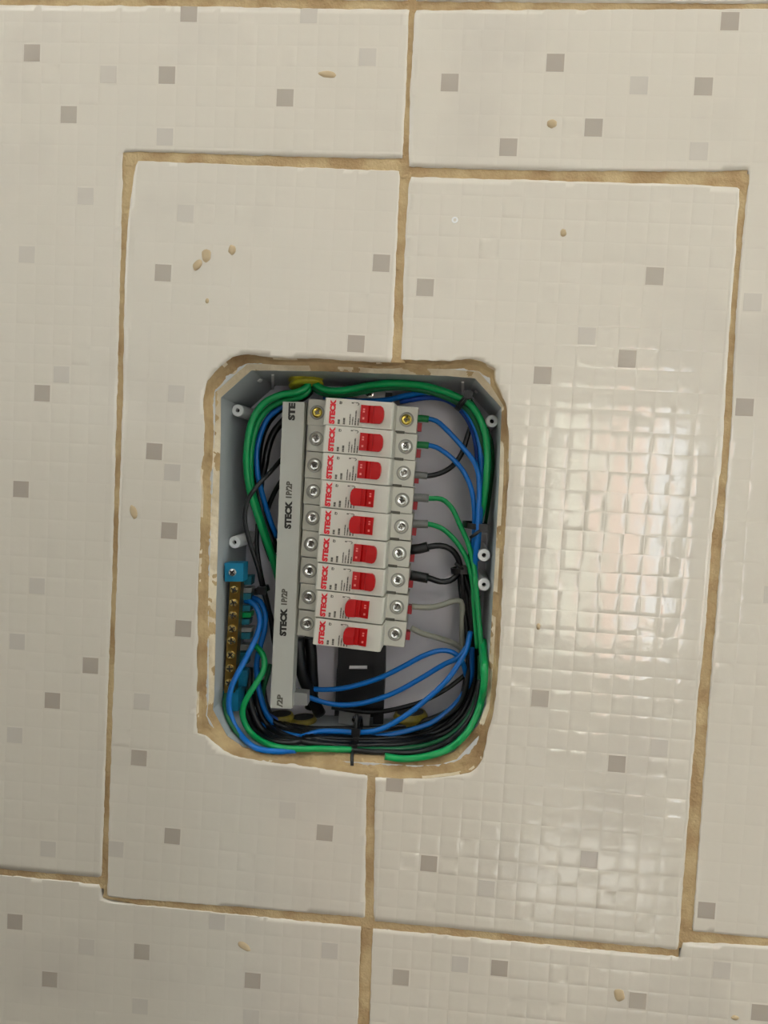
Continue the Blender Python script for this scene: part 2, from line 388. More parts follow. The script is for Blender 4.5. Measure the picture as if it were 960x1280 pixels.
JOINTS = [([(-150, 0), (0, 1), (250, 3), (511, 6), (740, 8), (960, 8), (1160, 8)], 10), ([(517, -130), (515, -2), (510, 100), (507, 210)], 9),
          ([(152, 195), (330, 200), (505, 210), (680, 220), (934, 225)], 15), ([(161, 192), (156, 300), (150, 470), (142, 680), (137, 850), (131, 1112)], 11),
          ([(932, 217), (925, 290), (917, 420), (905, 560), (893, 700), (880, 880), (857, 1186)], 15), ([(506, 212), (500, 330), (496, 453)], 10),
          ([(464, 968), (461, 1155)], 9), ([(129, 1115), (200, 1128), (330, 1142), (458, 1154), (660, 1176), (849, 1192)], 11),
          ([(-150, 1077), (0, 1090), (131, 1103)], 10), ([(861, 1170), (960, 1178), (1160, 1197)], 11), ([(460, 1152), (454, 1285), (448, 1420)], 10)]
for ji, (pts, hw) in enumerate(JOINTS):
    path = spline([P(u, v, 0) for u, v in pts], .0014); wd = hw / 2040; V, Fc = [], []; nr = 11
    for i, p in enumerate(path):
        t = (path[min(i + 1, len(path) - 1)] - path[max(i - 1, 0)]).normalized(); nn = Vector((-t.z, 0, t.x))
        for k in range(nr):
            a = (k / (nr - 1) - .5) * 2; q = p + nn * wd * a
            h = noise.noise(Vector((q.x * 300, q.z * 300, ji))) + .7 * noise.noise(Vector((q.x * 110, q.z * 110, ji + 5)))
            V.append((q.x, .0007 + .0005 * h + (.0016 if abs(a) > .99 else 0), q.z))
    for i in range(len(path) - 1):
        for k in range(nr - 1): Fc.append((i * nr + k, (i + 1) * nr + k, (i + 1) * nr + k + 1, i * nr + k + 1))
    link('grout_joint', mesh(V, Fc), 'grout', wall, True)

# mortar packed between the cut tiles and the box
def radial(poly, ang):
    best = 0; d = (math.cos(ang), math.sin(ang))
    for i in range(len(poly)):
        a = poly[i]; b = poly[(i + 1) % len(poly)]; ax, az = a.x - CEN.x, a.z - CEN.z; ex, ez = b.x - a.x, b.z - a.z
        den = d[0] * ez - d[1] * ex
        if abs(den) < 1e-12: continue
        t = (ax * ez - az * ex) / den; s_ = (ax * d[1] - az * d[0]) / den
        if t > 0 and -1e-6 <= s_ <= 1 + 1e-6: best = max(best, t)
    return best
hole = [P(u, v, 0) for u, v in HOLE_L + HOLE_R]
bm = bmesh.new(); NA, NR = 900, 28; grid = []
for i in range(NA):
    a = 2 * math.pi * i / NA; ro, ri = radial(hole, a), radial(rim, a); row = []
    for j in range(NR):
        t = (j - 1) / (NR - 2); r = ro + (ri - ro) * t if j else ro + .0012
        x, z = CEN.x + r * math.cos(a), CEN.z + r * math.sin(a)
        n1 = noise.noise(Vector((x * 130, z * 130, 3))); n2 = noise.noise(Vector((x * 420, z * 420, 8)))
        prof = .0006 + .0035 * min(1, max(0, t) / .25) + (RIM_Y - .0041) * max(0, t) ** 1.6
        y = prof + (.0011 * n1 + .0005 * n2) * (1 if 0 < j < NR - 1 else .3)
        if j == 0: y = .002
        row.append(bm.verts.new((x, y, z)))
    grid.append(row)
for i in range(NA):
    for j in range(NR - 1):
        f = bm.faces.new((grid[i][j], grid[i][j + 1], grid[(i + 1) % NA][j + 1], grid[(i + 1) % NA][j])); f.smooth = True
        c = f.calc_center_median(); k = noise.noise(Vector((c.x * 38, c.z * 38, 21))) + .35 * noise.noise(Vector((c.x * 200, c.z * 200, 4)))
        low = (CEN.z - c.z) > .095
        if j > 14 and not low and k > -.18 or (j in (1, 2, 3) and k > .3): f.material_index = 1
me = bm_mesh(bm); me.materials.append(M['mortar']); me.materials.append(M['plaster'])
link('mortar_ring', me, None, wall)

# dried drops of grout on the tiles
SPL = [('A', 410, 93, 12, 4, .1), ('C', 258, 319, 6, 9, 0), ('C', 247, 331, 5, 8, .6), ('C', 290, 312, 5, 6, 0), ('C', 259, 376, 2.5, 3.5, 0), ('C', 167, 640, 5, 9, -.3), ('B', 690, 154.5, 6, 5.5, 0),
       ('E', 305, 1183, 10, 5, .5), ('F', 774, 1244, 7, 9, -.4), ('D', 704, 291, 4, 5, 0), ('F', 919, 1272, 5, 3, 0), ('D', 673, 783, 3, 4, 0)]
tiles = {k: o for k, o in zip('ABCDEFGH', [c for c in wall.children if c.name.startswith('tile')])}
for si, (k, u, v, a, b, ro) in enumerate(SPL):
    c = P(u, v, 0); V = []; n = 16
    for ring, (kr, y) in enumerate(((1, .0001), (.8, -.0005), (.4, -.0008))):
        for q in range(n):
            an = 2 * math.pi * q / n; wob = 1 + .25 * noise.noise(Vector((math.cos(an) * 1.5, math.sin(an) * 1.5, si * 7)))
            dx, dz = math.cos(an) * a * wob * kr / 2040, math.sin(an) * b * wob * kr / 2040
            V.append((c.x + dx * math.cos(ro) + dz * math.sin(ro), y, c.z - dx * math.sin(ro) + dz * math.cos(ro)))
    Fc = [(r * n + q, r * n + (q + 1) % n, (r + 1) * n + (q + 1) % n, (r + 1) * n + q) for r in (0, 1) for q in range(n)] + [tuple(range(2 * n, 3 * n))]
    link('grout_splash', mesh(V, Fc), 'splash', tiles[k], True)
p = P(568.5, 275, 0); o = link('drill_mark', lathe_me([(.0009, .0002), (.001, -.0003), (.0018, -.0003), (.002, .0002)], 14), 'frame', tiles['D']); o.location = (p.x, 0, p.z)

# rest of the room (behind the photographer; it is what the glaze mirrors)
def mirrored(u, v, y):
    q = P(u, v, 0); c = Vector((CAM.x, -CAM.y, CAM.z)); return c + (q - c) * ((y - c.y) / (q.y - c.y))
D = -ROOM_D
def rect_wall(name, x0, x1, holes, y0, y1, m):
    """wall slab in the xz plane with rectangular openings stacked in one column"""
    bm = bmesh.new()
    def bx(a, b, c, d):
        me = box_me(a, b, y0, y1, c, d); bm.from_mesh(me); bpy.data.meshes.remove(me)
    hx0, hx1 = holes[0][0], holes[0][1]; bx(x0, hx0, 0, ROOM_H); bx(hx1, x1, 0, ROOM_H); z = 0
    for h in sorted(holes, key=lambda q: q[2]):
        if h[2] > z: bx(hx0, hx1, z, h[2])
        z = h[3]
    bx(hx0, hx1, z, ROOM_H); return structure(name, bm_mesh(bm, normals=False), m)
a, b = mirrored(684, 512, D), mirrored(846, 825, D); c = mirrored(700, 1040, D)
OPEN = [(a.x, b.x, .04, c.z), (a.x, b.x, b.z, a.z)]
rect_wall('wall_front', ROOM_L, ROOM_R, OPEN, D - .1, D, 'wallp')
for i, (x0, x1, z0, z1) in enumerate(OPEN):
    bm = bmesh.new(); e = .03
    for q in ((x0, x1, z0, z0 + e), (x0, x1, z1 - e, z1), (x0, x0 + e, z0, z1), (x1 - e, x1, z0, z1)):
        me = box_me(q[0], q[1], D - .08, D - .03, q[2], q[3]); bm.from_mesh(me)
    structure('window_%d' % (i + 1), bm_mesh(bm, normals=False), 'frame')
structure('wall_left', box_me(ROOM_L - .1, ROOM_L, D, .14, 0, ROOM_H), 'wallp'); structure('wall_right', box_me(ROOM_R, ROOM_R + .1, D, .14, 0, ROOM_H), 'wallp')
for i, (x0, x1, z0, z1) in enumerate(ADDED_WIN):
    bm = bmesh.new(); e = .04
    for q in ((x0, x1, z0, z0 + e), (x0, x1, z1 - e, z1), (x0, x0 + e, z0 + e, z1 - e), (x1 - e, x1, z0 + e, z1 - e)):
        me = box_me(q[0], q[1], .04, .09, q[2], q[3]); bm.from_mesh(me)
    structure('window_%d' % (i + 3), bm_mesh(bm, normals=False), 'frame')  # frames of the added, unseen openings around the fill lights
structure('floor', box_me(ROOM_L - .1, ROOM_R + .1, D - .1, .14, -.1, 0), 'floor')
structure('ceiling', box_me(ROOM_L - .1, ROOM_R + .1, D - .1, .14, ROOM_H, ROOM_H + .1), 'ceil')
structure('wall_partition', box_me(ROOM_L, .12, -.76, -.62, 0, 1.8), 'dark')      # added unseen blocker for the photographer's body, darkens the lower wall
structure('ground_yard', box_me(-6, 6, -9, D - .1, -.12, -.02), 'pave')
l, m_, r = mirrored(692, 600, -4.2), mirrored(758, 600, -4.2), mirrored(812, 600, -4.2)
structure('wall_yard', box_me(m_.x, r.x, -4.5, -4.2, -.02, 3.4), 'pink'); structure('wall_yard', box_me(l.x, m_.x - .01, -4.6, -4.3, -.02, 3.4), 'paleyard')

# ------------------------------------------------------------------ distribution box
BOX = thing('distribution_box', 'grey plastic recessed electrical box with chamfered corners, set in the tiled wall', 'electrical box', (CEN.x, BACK_Y, CEN.z))
def put(o, parent_loc):      # child meshes are written in world coordinates
    o.matrix_parent_inverse = Matrix.Translation(-Vector(parent_loc)); return o
def part(name, me, m, root, smooth=False):
    return put(link(name, me, m, root, smooth), root.location)
bm = bmesh.new(); loops = []
inner_back = [Vector((p.x, BACK_Y, p.z)) for p in scaled(rim, .985)]
for lp in ([Vector((p.x, BACK_Y + .003, p.z)) for p in scaled(rim, 1, .0022)], [Vector((p.x, RIM_Y + .0035, p.z)) for p in scaled(rim, 1, .0022)],
           [Vector((p.x, RIM_Y + .0003, p.z)) for p in rim], inner_back):
    loops.append([bm.verts.new(p) for p in lp])
for A_, B_ in zip(loops, loops[1:]):
    for i in range(len(A_)): j = (i + 1) % len(A_); bm.faces.new((A_[i], A_[j], B_[j], B_[i]))
part('box_wall', bm_mesh(bm), 'box', BOX)
part('back_panel', prism_me([(p.x, p.z) for p in inner_back], BACK_Y - .0005, BACK_Y + .0025), 'boxback', BOX)
for u, v, y in ((297, 513, .034), (293, 678, .034), (615, 526.5, .034), (605, 694, .03), (605, 731, .03)):
    p = P(u, v, y)
    o = part('screw_post', lathe_me([(.0015, y + .006), (.0014, y), (.0036, y), (.0041, y + .0006), (.0045, BACK_Y)], 22), 'post', BOX); o.location = (p.x, 0, p.z)
    o2 = link('screw_hole', lathe_me([(.0015, y + .0058), (.0015, y + .0056)], 12), 'slot', o)
def on_wall(u, v):
    """point of the box wall seen at pixel (u, v)"""
    y = BACK_Y
    while y > RIM_Y and not inside(np.array([[P(u, v, y).x, P(u, v, y).z]]), np.array([(p.x, p.z) for p in rim]))[0]: y -= .0005
    return P(u, v, y)
for u, v0, v1 in ((341, 467, 485), (578.5, 476, 493)):
    a_, b_ = on_wall(u, v0), on_wall(u, v1); w_ = .0009
    V = [(p.x + dx, p.y + dy, p.z + dz) for p in (a_, b_) for dx, dy, dz in ((-w_, 0, .0015), (w_, 0, .0015), (w_, 0, -.0012), (-w_, 0, -.0012))]
    part('stiffening_rib', mesh(V, [(0, 1, 2, 3), (7, 6, 5, 4), (0, 4, 5, 1), (1, 5, 6, 2), (2, 6, 7, 3), (3, 7, 4, 0)]), 'post', BOX)
for u, v in ((323, 474), (597, 488)):
    p = on_wall(u, v); o = part('locating_peg', lathe_me([(.0008, p.y - .0022), (.0015, p.y - .0018), (.0018, p.y + .004)], 12), 'post', BOX); o.location = (p.x, 0, p.z)
# ------------------------------------------------------------------ rail behind the breakers
def quad(pts, y): return [(P(u, v, y).x, P(u, v, y).z) for u, v in pts]
RAIL = thing('mounting_rail', 'black mounting rail running upright behind the column of breakers', 'rail', P(440, 690, .066))
bm = bmesh.new()
ry = .0645
def rail_piece(px, y0=ry, y1=ry + .003):
    me = prism_me(quad(px, y0), y0, y1, .0004, 1); bm.from_mesh(me); bpy.data.meshes.remove(me)
rail_piece([(437, 489), (489, 491), (482, 832), (422, 832)]); rail_piece([(422, 831), (437, 831), (436, 837), (421, 837)])
rail_piece([(459, 831), (482, 831), (482, 837), (459, 837)]); rail_piece([(421, 836.5), (482, 836.5), (479, 897), (418, 895)])
rail_piece([(475, 490), (490, 491), (479, 905), (466, 905)], ry - .004, ry - .0002)
part('rail_plate', bm_mesh(bm, normals=False), 'rail', RAIL)
part('slot_backing', prism_me(quad([(434, 828), (462, 828), (462, 840), (434, 840)], ry + .0022), ry + .0012, ry + .0024), 'frame', RAIL)  # added pale plate so the slot reads bright, like the lit back panel
def screw(u, v, y, root, head='zinc', r=.0026, ang=.6, name='screw'):
    p = P(u, v, y)
    o = link(name, lathe_me([(r * .5, -.0009), (r * .85, -.0007), (r, -.0001), (r, .0012)], 18), head, root, False)
    o.parent = root; o.matrix_parent_inverse = Matrix.Translation(-Vector(root.location)); o.location = (p.x, y, p.z); o.rotation_euler.y = ang
    bm = bmesh.new()
    for w1, w2 in ((r * .72, r * .16), (r * .16, r * .72)):
        me = box_me(-w1, w1, -.00105, -.0005, -w2, w2); bm.from_mesh(me)
    link('cross_slot', bm_mesh(bm, normals=False), 'slot', o)
    return o
for qd, sc in (([(432, 486), (482, 489), (480, 503), (431, 500)], (462, 492)), ([(424, 888), (463, 892), (461, 909), (423, 904)], (445, 899.5))):
    part('fixing_tab', prism_me(quad(qd, ry - .006), ry - .006, ry - .0045, .0005, 1), 'steel', RAIL)
    screw(sc[0], sc[1], ry - .0065, RAIL, 'zinc', .0032)

# ------------------------------------------------------------------ circuit breakers
BY = .012
def stepped_body():
    prof = [(-36, 50), (-36, 20.5), (-23, 20), (-21.9, 1.2), (-21, .3), (2.4, .3), (2.8, 0), (20.6, 0), (21.7, 1.2), (22.4, 20), (36, 20.5), (36, 50), (12, 51.5), (-14, 51.5)]
    bm = bmesh.new(); hw = .00848
    a_ = [bm.verts.new((x * .001, y * .001, -hw)) for x, y in prof]; b_ = [bm.verts.new((x * .001, y * .001, hw)) for x, y in prof]
    bm.faces.new(a_); bm.faces.new(b_[::-1])
    for i in range(len(prof)): j = (i + 1) % len(prof); bm.faces.new((a_[i], b_[i], b_[j], a_[j]))
    bmesh.ops.recalc_face_normals(bm, faces=bm.faces)
    bevel(bm, .0005, 2, .35); return bm_mesh(bm)
BODY = stepped_body()
LABEL = box_me(-.0208, .0022, .0001, .0006, -.0081, .0081, .0002, 1)
def toggle_mesh(right):
    out = [(-7.2, -5.5), (5.2, -5.5), (6.6, -4.6), (7.4, -2.6), (7.6, 0), (7.4, 2.6), (6.6, 4.6), (5.2, 5.5), (-7.2, 5.5)]
    bm = bmesh.new(); rows = []
    prof = lambda x: -.0008 - .0042 * max(0, (x + 1.5) / 9) ** 1.2 if x > -1.5 else -.0008 - .0016 * (-(x + 1.5) / 6)
    xs = [-7.2, -5, -2.6, -2.0, -1.5, -1.0, .8, 1.1, 3, 5.2, 6.6, 7.4, 7.6]
    zz = lambda x: 5.5 if x <= 5.2 else {6.6: 4.6, 7.4: 2.6, 7.6: .6}[x]
    V = []
    for x in xs:
        h = zz(x); y = prof(x) + (.0007 if x in (-2.0, .8) else 0)
        if x == 7.6: y += .0006
        V.append([(x * .001, .0008, -h * .001), (x * .001, y, -h * .001), (x * .001, y - .0003, 0), (x * .001, y, h * .001), (x * .001, .0008, h * .001)])
    rows = [[bm.verts.new((p_[0] if right else -p_[0], p_[1], p_[2])) for p_ in r_] for r_ in V]
    for i in range(len(rows) - 1):
        for k in range(4): bm.faces.new((rows[i][k], rows[i + 1][k], rows[i + 1][k + 1], rows[i][k + 1]))
    bm.faces.new(rows[0]); bm.faces.new(rows[-1][::-1])
    return bm_mesh(bm)
TOG = {True: toggle_mesh(True), False: toggle_mesh(False)}
def upright(s_, length, height, x, z, y, weight):
    vs, fs = text_me(s_, length, height, weight)
    return mesh([(x - b_, y, z + a_) for a_, b_ in vs], fs)
STECK = upright('STECK', .0155, .0037, -.0166, 0, -.0001, .075)
def fine_print():
    bm = bmesh.new()
    def bar(x0, x1, z0, z1):
        vs = [bm.verts.new(q) for q in ((x0 * .001, -.00012, z0 * .001), (x1 * .001, -.00012, z0 * .001), (x1 * .001, -.00012, z1 * .001), (x0 * .001, -.00012, z1 * .001))]; bm.faces.new(vs)
    r_ = random.Random(3)
    for x, w_, z1 in ((-12.2, 1.5, -4.6), (-8.9, 1.5, -3.4), (-5.2, .9, -.6), (-3.5, .8, -2.4), (-1.7, 1.0, 1.8), (.1, .9, -3.0)):
        z = -7.4
        while z < z1:
            k = .8 + r_.random() * 1.3; bar(x - w_ / 2 + r_.random() * .15, x + w_ / 2 - r_.random() * .15, z, min(z1, z + k)); z += k + .13
    for x0, x1, z0, z1 in ((-12.6, -11.9, 5.0, 6.8), (-11.9, -11.2, 5.0, 5.4), (-11.9, -11.2, 6.2, 6.6), (-11.3, -10.9, 5.2, 6.4), (-5, -3.6, 5.9, 6.7), (-3.6, -2.2, 6.5, 6.8),
                           (-2.2, -.6, 6.3, 6.8), (-.7, -.1, 5.4, 6.4), (-1.1, -.6, 4.9, 5.4)): bar(x0, x1, z0, z1)
    return bm_mesh(bm, normals=False)
FINE = fine_print()
CUP = lathe_me([(.0036, .0006), (.0038, -.0001), (.0046, -.0003), (.005, .0003)], 24)
HEAD = lathe_me([(.001, -.0002), (.0015, -.0008), (.0026, -.0011), (.0034, -.0006), (.0036, .0008)], 22)
HEADB = HEAD.copy()
def cross(r):
    bm = bmesh.new()
    for w1, w2 in ((r * .8, r * .17), (r * .17, r * .8)):
        me = box_me(-w1, w1, -.00125, -.0004, -w2, w2); bm.from_mesh(me)
    return bm_mesh(bm, normals=False)
CROSS = cross(.0022)
NOTCH = box_me(.0225, .0285, .0197, .0225, -.0094, -.0076, .0006, 1)
CLIP = box_me(.0352, .0388, .034, .042, -.0062, -.0005, .0008, 2)
def pale_print():
    bm = bmesh.new()
    for x0, x1, z0, z1 in ((0, .0012, -.0035, -.0022), (0, .0012, .0008, .0018), (0, .0012, .0024, .0032)):
        bm.faces.new([bm.verts.new((x, 0, z)) for x, z in ((x0, z0), (x1, z0), (x1, z1), (x0, z1))])
    return bm_mesh(bm, normals=False)
PALE = pale_print()
ORD = ['topmost', 'second from the top', 'third from the top', 'fourth from the top', 'middle (fifth)', 'fourth from the bottom', 'third from the bottom', 'second from the bottom', 'lowest']
WIRED = ['blue wire with green ferrule', 'blue wire with green ferrule', 'black wire with grey ferrule', 'green wire with grey sleeve', 'green wire with grey sleeve',
         'black wire with black sleeve', 'black wire with black sleeve', 'bare-ended grey wire', 'grey wire']
def place(name, me, m, root, loc=(0, 0, 0), ry_=0):
    o = link(name, me, m, root); o.location = loc; o.rotation_euler.y = ry_; return o
BRK = []
for i in range(9):
    t = i / 8; c = P(448.5 + (434.5 - 448.5) * t + (.6 if i % 3 == 1 else 0), 517 + (794 - 517) * t, BY)
    right = i in (0, 1, 2, 5, 6)
    b = thing('circuit_breaker', '%s red-toggle circuit breaker in the column, %s' % (ORD[i], 'brass screw ends, toggle to the right' if i == 0 else 'toggle pushed right' if right else 'toggle pushed left'),
              'circuit breaker', c, 'circuit breakers on the rail')
    b.rotation_euler.y = math.radians(1.9 + .9 * t + (.15 if i % 2 else -.1)); BRK.append(b)
    place('body', BODY, 'brk', b)
    lp = place('label_panel', LABEL, 'lab', b); place('brand_lettering', STECK, 'redp', lp); place('fine_print', FINE, 'greyp', lp)
    fr = place('toggle_frame', box_me(.0, .0185, -.0001, .0006, -.0068, .0068, .0003, 1) if right else box_me(-.0045, .0135, -.0001, .0006, -.0068, .0068, .0003, 1), 'brk', b)
    tg = place('toggle', TOG[right], 'red', b, (.0085 if right else .0052, 0, 0)); tg['label'] = 'red rocker toggle'
    place('toggle_print', PALE, 'pale', tg, (-.0058 if right else .0042, -.0022, 0))
    for sx, x in (('l', -.0292), ('r', .0292)):
        x = -.0296 if sx == 'l' else .0290
        br = i == 0
        h = place('terminal_screw', HEADB if br else HEAD, 'brass' if br else 'zinc', b, (x, .0203, 0), rnd.uniform(0, 1.5))
        h.rotation_euler.x = rnd.uniform(-.12, .12); h.rotation_euler.z = rnd.uniform(-.12, .12)
        if br: h['label'] = 'brass-coloured terminal screw'
        place('cross_slot', CROSS, 'cross', h); place('screw_cup', CUP, 'cup', b, (x, .0202, 0))
    if i < 8: place('side_notch', NOTCH, 'notch', b)
    place('rail_clip', CLIP, 'redc', b)

# ------------------------------------------------------------------ busbar cover strip
BB = thing('busbar_strip', 'long pale grey busbar cover strip with black lettering, left of the breakers', 'busbar', P(360, 690, .03))
sy = .026; qd = quad([(353.5, 502), (380.5, 502.5), (364.5, 886), (338, 885)], sy)
part('cover', prism_me(qd, sy, sy + .013, .0009, 2), 'cover', BB)
part('end_cap', prism_me(quad([(364, 865), (384, 867), (384, 882), (363, 882)], sy + .008), sy + .008, sy + .018, .001, 2), 'bracket', BB)
axis = (Vector((qd[0][0], 0, qd[0][1])) - Vector((qd[3][0], 0, qd[3][1]))).normalized(); side = Vector((-axis.z, 0, axis.x))
ZT = (Vector((qd[0][0], 0, qd[0][1])) + Vector((qd[1][0], 0, qd[1][1]))) / 2
def strip_text(s_, u, v0, v1, h, m, weight, clip=False):
    a_, b_ = P(u[0], v0, sy), P(u[1], v1, sy); L = (b_ - a_).length; c = (a_ + b_) / 2
    vs, fs = text_me(s_, L, h, weight); V = [(Vector((c.x, sy - .0001, c.z)) + axis * x + side * y) for x, y in vs]
    part('strip_lettering', mesh(V, fs), m, BB)
strip_text('STE', (364, 365.5), 525.5, 503.5, .0046, 'blackp', .07)
strip_text('STECK', (359.7, 361), 661, 626, .0046, 'blackp', .07); strip_text('1P/2P', (361, 361.5), 622.5, 601.5, .004, 'greyp', .05)
strip_text('STECK', (353.6, 355), 795, 760, .0046, 'blackp', .07); strip_text('1P/2P', (355, 355.8), 756, 736, .004, 'greyp', .05)
strip_text('/2P', (349.6, 350), 884, 868, .004, 'greyp', .05)

# ------------------------------------------------------------------ neutral terminal bar
TB = thing('terminal_bar', 'brass screw terminal bar between two blue insulator blocks, lower left of the box', 'terminal bar', P(290, 790, .04))
o = part('insulator', prism_me(quad([(280.5, 704), (304.5, 704), (304, 727), (281, 727)], .022), .022, .034, .0006, 2), 'teal', TB); o['label'] = 'bright blue block with a screw'
screw(290.5, 715.5, .0215, TB, 'zinc', .0027)
part('insulator', prism_me(quad([(274, 864), (298, 863), (298, 889), (276, 889)], .03), .03, .055, .0012, 2), 'teal', TB)
part('bar', prism_me(quad([(287.5, 727), (301, 727), (293, 866), (280, 866)], .027), .027, .036, .0006, 2), 'brassb', TB)
for k, v in enumerate((737, 753.5, 769, 786, 801, 818.5, 835.5, 854)):
    t = (v - 727) / 139; screw(293.3 - 7.6 * t, v, .0266, TB, 'brasss', .0029, .4 + k * .7, 'bar_screw')
for k, (v0, v1, x0, x1, m) in enumerate(((720, 731, 303, 315, 'teald'), (735, 741, 305, 315, 'bracket'), (742, 750, 303, 314, 'teald'), (757, 764, 302, 313, 'teald'), (766, 772, 303, 314, 'green'),
                                         (774, 781, 302, 312, 'teald'), (785, 790, 301, 315, 'bracket'), (791, 799, 302, 313, 'teald'), (806, 813, 301, 312, 'fergr'), (816, 830, 298, 310, 'teald'), (838, 858, 297, 309, 'teal'))):
    part('wire_ferrule' if m in ('bracket', 'green', 'fergr') else 'carrier_block', prism_me(quad([(x0, v0), (x1, v0), (x1 - 1, v1), (x0 - 1, v1)], .041), .041, .05, .0008, 2), m, TB)

# ------------------------------------------------------------------ wires
RIMX = np.array([(p.x, p.z) for p in rim])
def keep_inside(path, clear):
    """slide points of a path along their line of sight until they are inside the box walls"""
    out = []
    for p in path:
        d = (p - CAM).normalized(); k = 0
        while p.y > .007 and k < 80:
            q = np.array([[p.x, p.z]])
            if inside(q, RIMX)[0] and np.hypot(*(snap(q, RIMX) - q)[0]) > clear: break
            p = p - d * (.001 / d.y); k += 1
        out.append(p)
    for _ in range(3):
        ds = [(p - CAM).length for p in out]
        for i in range(1, len(out) - 1):
            L = (ds[i - 1] + ds[i] * 2 + ds[i + 1]) / 4
            out[i] = CAM + (out[i] - CAM) * (min(L, ds[i]) / ds[i])
    return out
def wire(label, m, r, pts, group, sleeve=None, name=None):
    path = keep_inside(spline([P(*q) for q in pts], .0025), r * .001 + .0004)
    col = {'dblue': 'blue', 'dgreen': 'green'}.get(m, m)
    if sleeve is None:
        o = link(name or col + '_wire', tube_me(path, r * .001), m); return tag(o, label, 'wire', group)
    t = thing(name or col + '_wire', label, 'wire', path[0], group)
    part('insulation', tube_me(path, r * .001), m, t)
    sp = spline([P(*q) for q in sleeve[2]], .002)
    part('ferrule', tube_me(sp, sleeve[1] * .001, 14), sleeve[0], t); return t
GT, GL, GB, GR = 'wires from the breaker terminals', 'wires on the left side of the box', 'wires along the bottom of the box', 'wires along the top and right of the box'
tw = lambda i: WIRED[i]
wire('blue wire with a green ferrule leaving the topmost breaker', 'blue', 1.65, [(520, 523, .043), (531, 523, .043), (545, 526, .042), (558, 537, .04), (579, 560, .035), (594, 580, .031), (599, 600, .03), (598, 640, .029), (597, 668, .029), (594, 700, .033), (596, 740, .046), (598, 790, .052)], GT,
     ('ferg', 2.3, [(514, 523, .043), (527, 523, .043), (536, 524, .043)]))
wire('blue wire with a green ferrule leaving the second breaker from the top', 'blue', 1.65, [(520, 556, .044), (531, 556, .044), (545, 559, .043), (563, 571, .04), (579, 589, .037), (589, 611, .034), (593, 640, .034), (592, 680, .037), (590, 705, .042), (592, 740, .052)], GT,
     ('ferg', 2.3, [(514, 556, .044), (527, 556, .044), (536, 557, .044)]))
wire('black wire with a grey ferrule leaving the third breaker and curling up', 'black', 1.75, [(520, 594, .046), (533, 595, .046), (549, 592, .048), (565, 583, .05), (577, 567, .051), (584, 546, .051), (590, 528, .05)], GT,
     ('fergr', 2.4, [(514, 593, .046), (525, 594, .046), (534, 595, .046)]))
wire('green wire with a grey sleeve leaving the fourth breaker', 'green', 1.7, [(524, 622, .044), (535, 623, .044), (552, 624, .043), (564, 634, .041), (574, 654, .039), (585, 679, .037), (592, 706, .034), (596, 745, .03), (601, 800, .028), (604, 850, .028)], GT,
     ('fergr', 2.8, [(513, 622, .044), (524, 622, .044), (536, 623, .044)]))
wire('green wire with a grey sleeve leaving the fifth breaker', 'green', 1.7, [(524, 655, .045), (535, 655, .045), (553, 661, .044), (571, 678, .042), (583, 698, .04), (590, 722, .037), (593, 760, .034), (597, 810, .033)], GT,
     ('fergr', 2.8, [(513, 654, .045), (524, 655, .045), (535, 655, .045)]))
wire('black wire with a thick black sleeve leaving the sixth breaker', 'black', 2.0, [(522, 686, .044), (533, 684, .044), (550, 682, .044), (563, 686, .045), (572, 697, .047), (576, 712, .05), (580, 745, .053), (584, 790, .056), (588, 840, .058)], GT,
     ('black', 3.4, [(513, 687, .044), (524, 686, .044), (535, 683, .044)]))
wire('black wire with a thick black sleeve leaving the seventh breaker', 'black', 2.0, [(522, 721, .046), (534, 722, .046), (550, 727, .046), (562, 726, .047), (571, 719, .049), (576, 706, .052)], GT,
     ('black', 3.4, [(513, 719, .046), (524, 721, .046), (535, 723, .046)]))
wire('pale grey wire leaving the second-lowest breaker, bent down', 'grey', 2.0, [(515, 758, .046), (525, 759, .046), (538, 759, .047), (553, 756, .05), (568, 751, .051), (576, 752, .052), (578, 762, .053), (577.5, 785, .055), (577, 815, .058)], GT)
wire('pale grey wire leaving the lowest breaker toward the right', 'grey', 2.0, [(514, 785, .046), (526, 791, .047), (546, 797, .05), (564, 803, .054), (577, 811, .058), (584, 822, .062)], GT)
# top and right
wire('bright green wire arching along the top of the box, outermost', 'green', 2.3, [(393, 478, .038), (398, 483, .036), (410, 488, .034), (430, 488, .034), (460, 482, .034), (492, 479, .033), (533, 483, .033), (567, 494, .033), (590, 508, .032), (604, 533, .031), (609, 560, .03), (608, 600, .03), (603, 635, .033), (597, 662, .038), (593, 700, .046), (596, 760, .05)], GR)
wire('darker green wire tucked under the green arch along the top', 'dgreen', 2.2, [(388, 478, .042), (397, 488, .04), (412, 493, .04), (440, 492, .04), (470, 486, .039), (500, 484, .038), (535, 489, .038), (564, 499, .037), (586, 513, .037), (600, 540, .037), (605, 570, .037), (604, 610, .038), (598, 650, .043), (594, 690, .051)], GR)
wire('thin dark green wire hugging the right wall of the box', 'dgreen', 1.2, [(588, 500, .04), (603, 524, .042), (614, 552, .043), (616, 580, .045), (612, 620, .05), (606, 660, .056)], GR)
wire('blue wire running under the green arch at the top right', 'blue', 1.9, [(405, 496, .046), (440, 501, .055), (483, 500, .052), (510, 494, .047), (538, 490, .044), (558, 494, .042), (576, 506, .04), (589, 524, .039), (598, 547, .038), (602, 575, .036), (603, 610, .034), (600, 645, .032), (598, 672, .034), (596, 700, .04)], GR)
wire('second blue wire beside it in the top right bundle', 'dblue', 1.7, [(500, 502, .052), (538, 497, .048), (560, 501, .047), (576, 513, .046), (588, 531, .045), (595, 555, .045), (597, 580, .045), (599, 620, .045), (596, 680, .05)], GR)
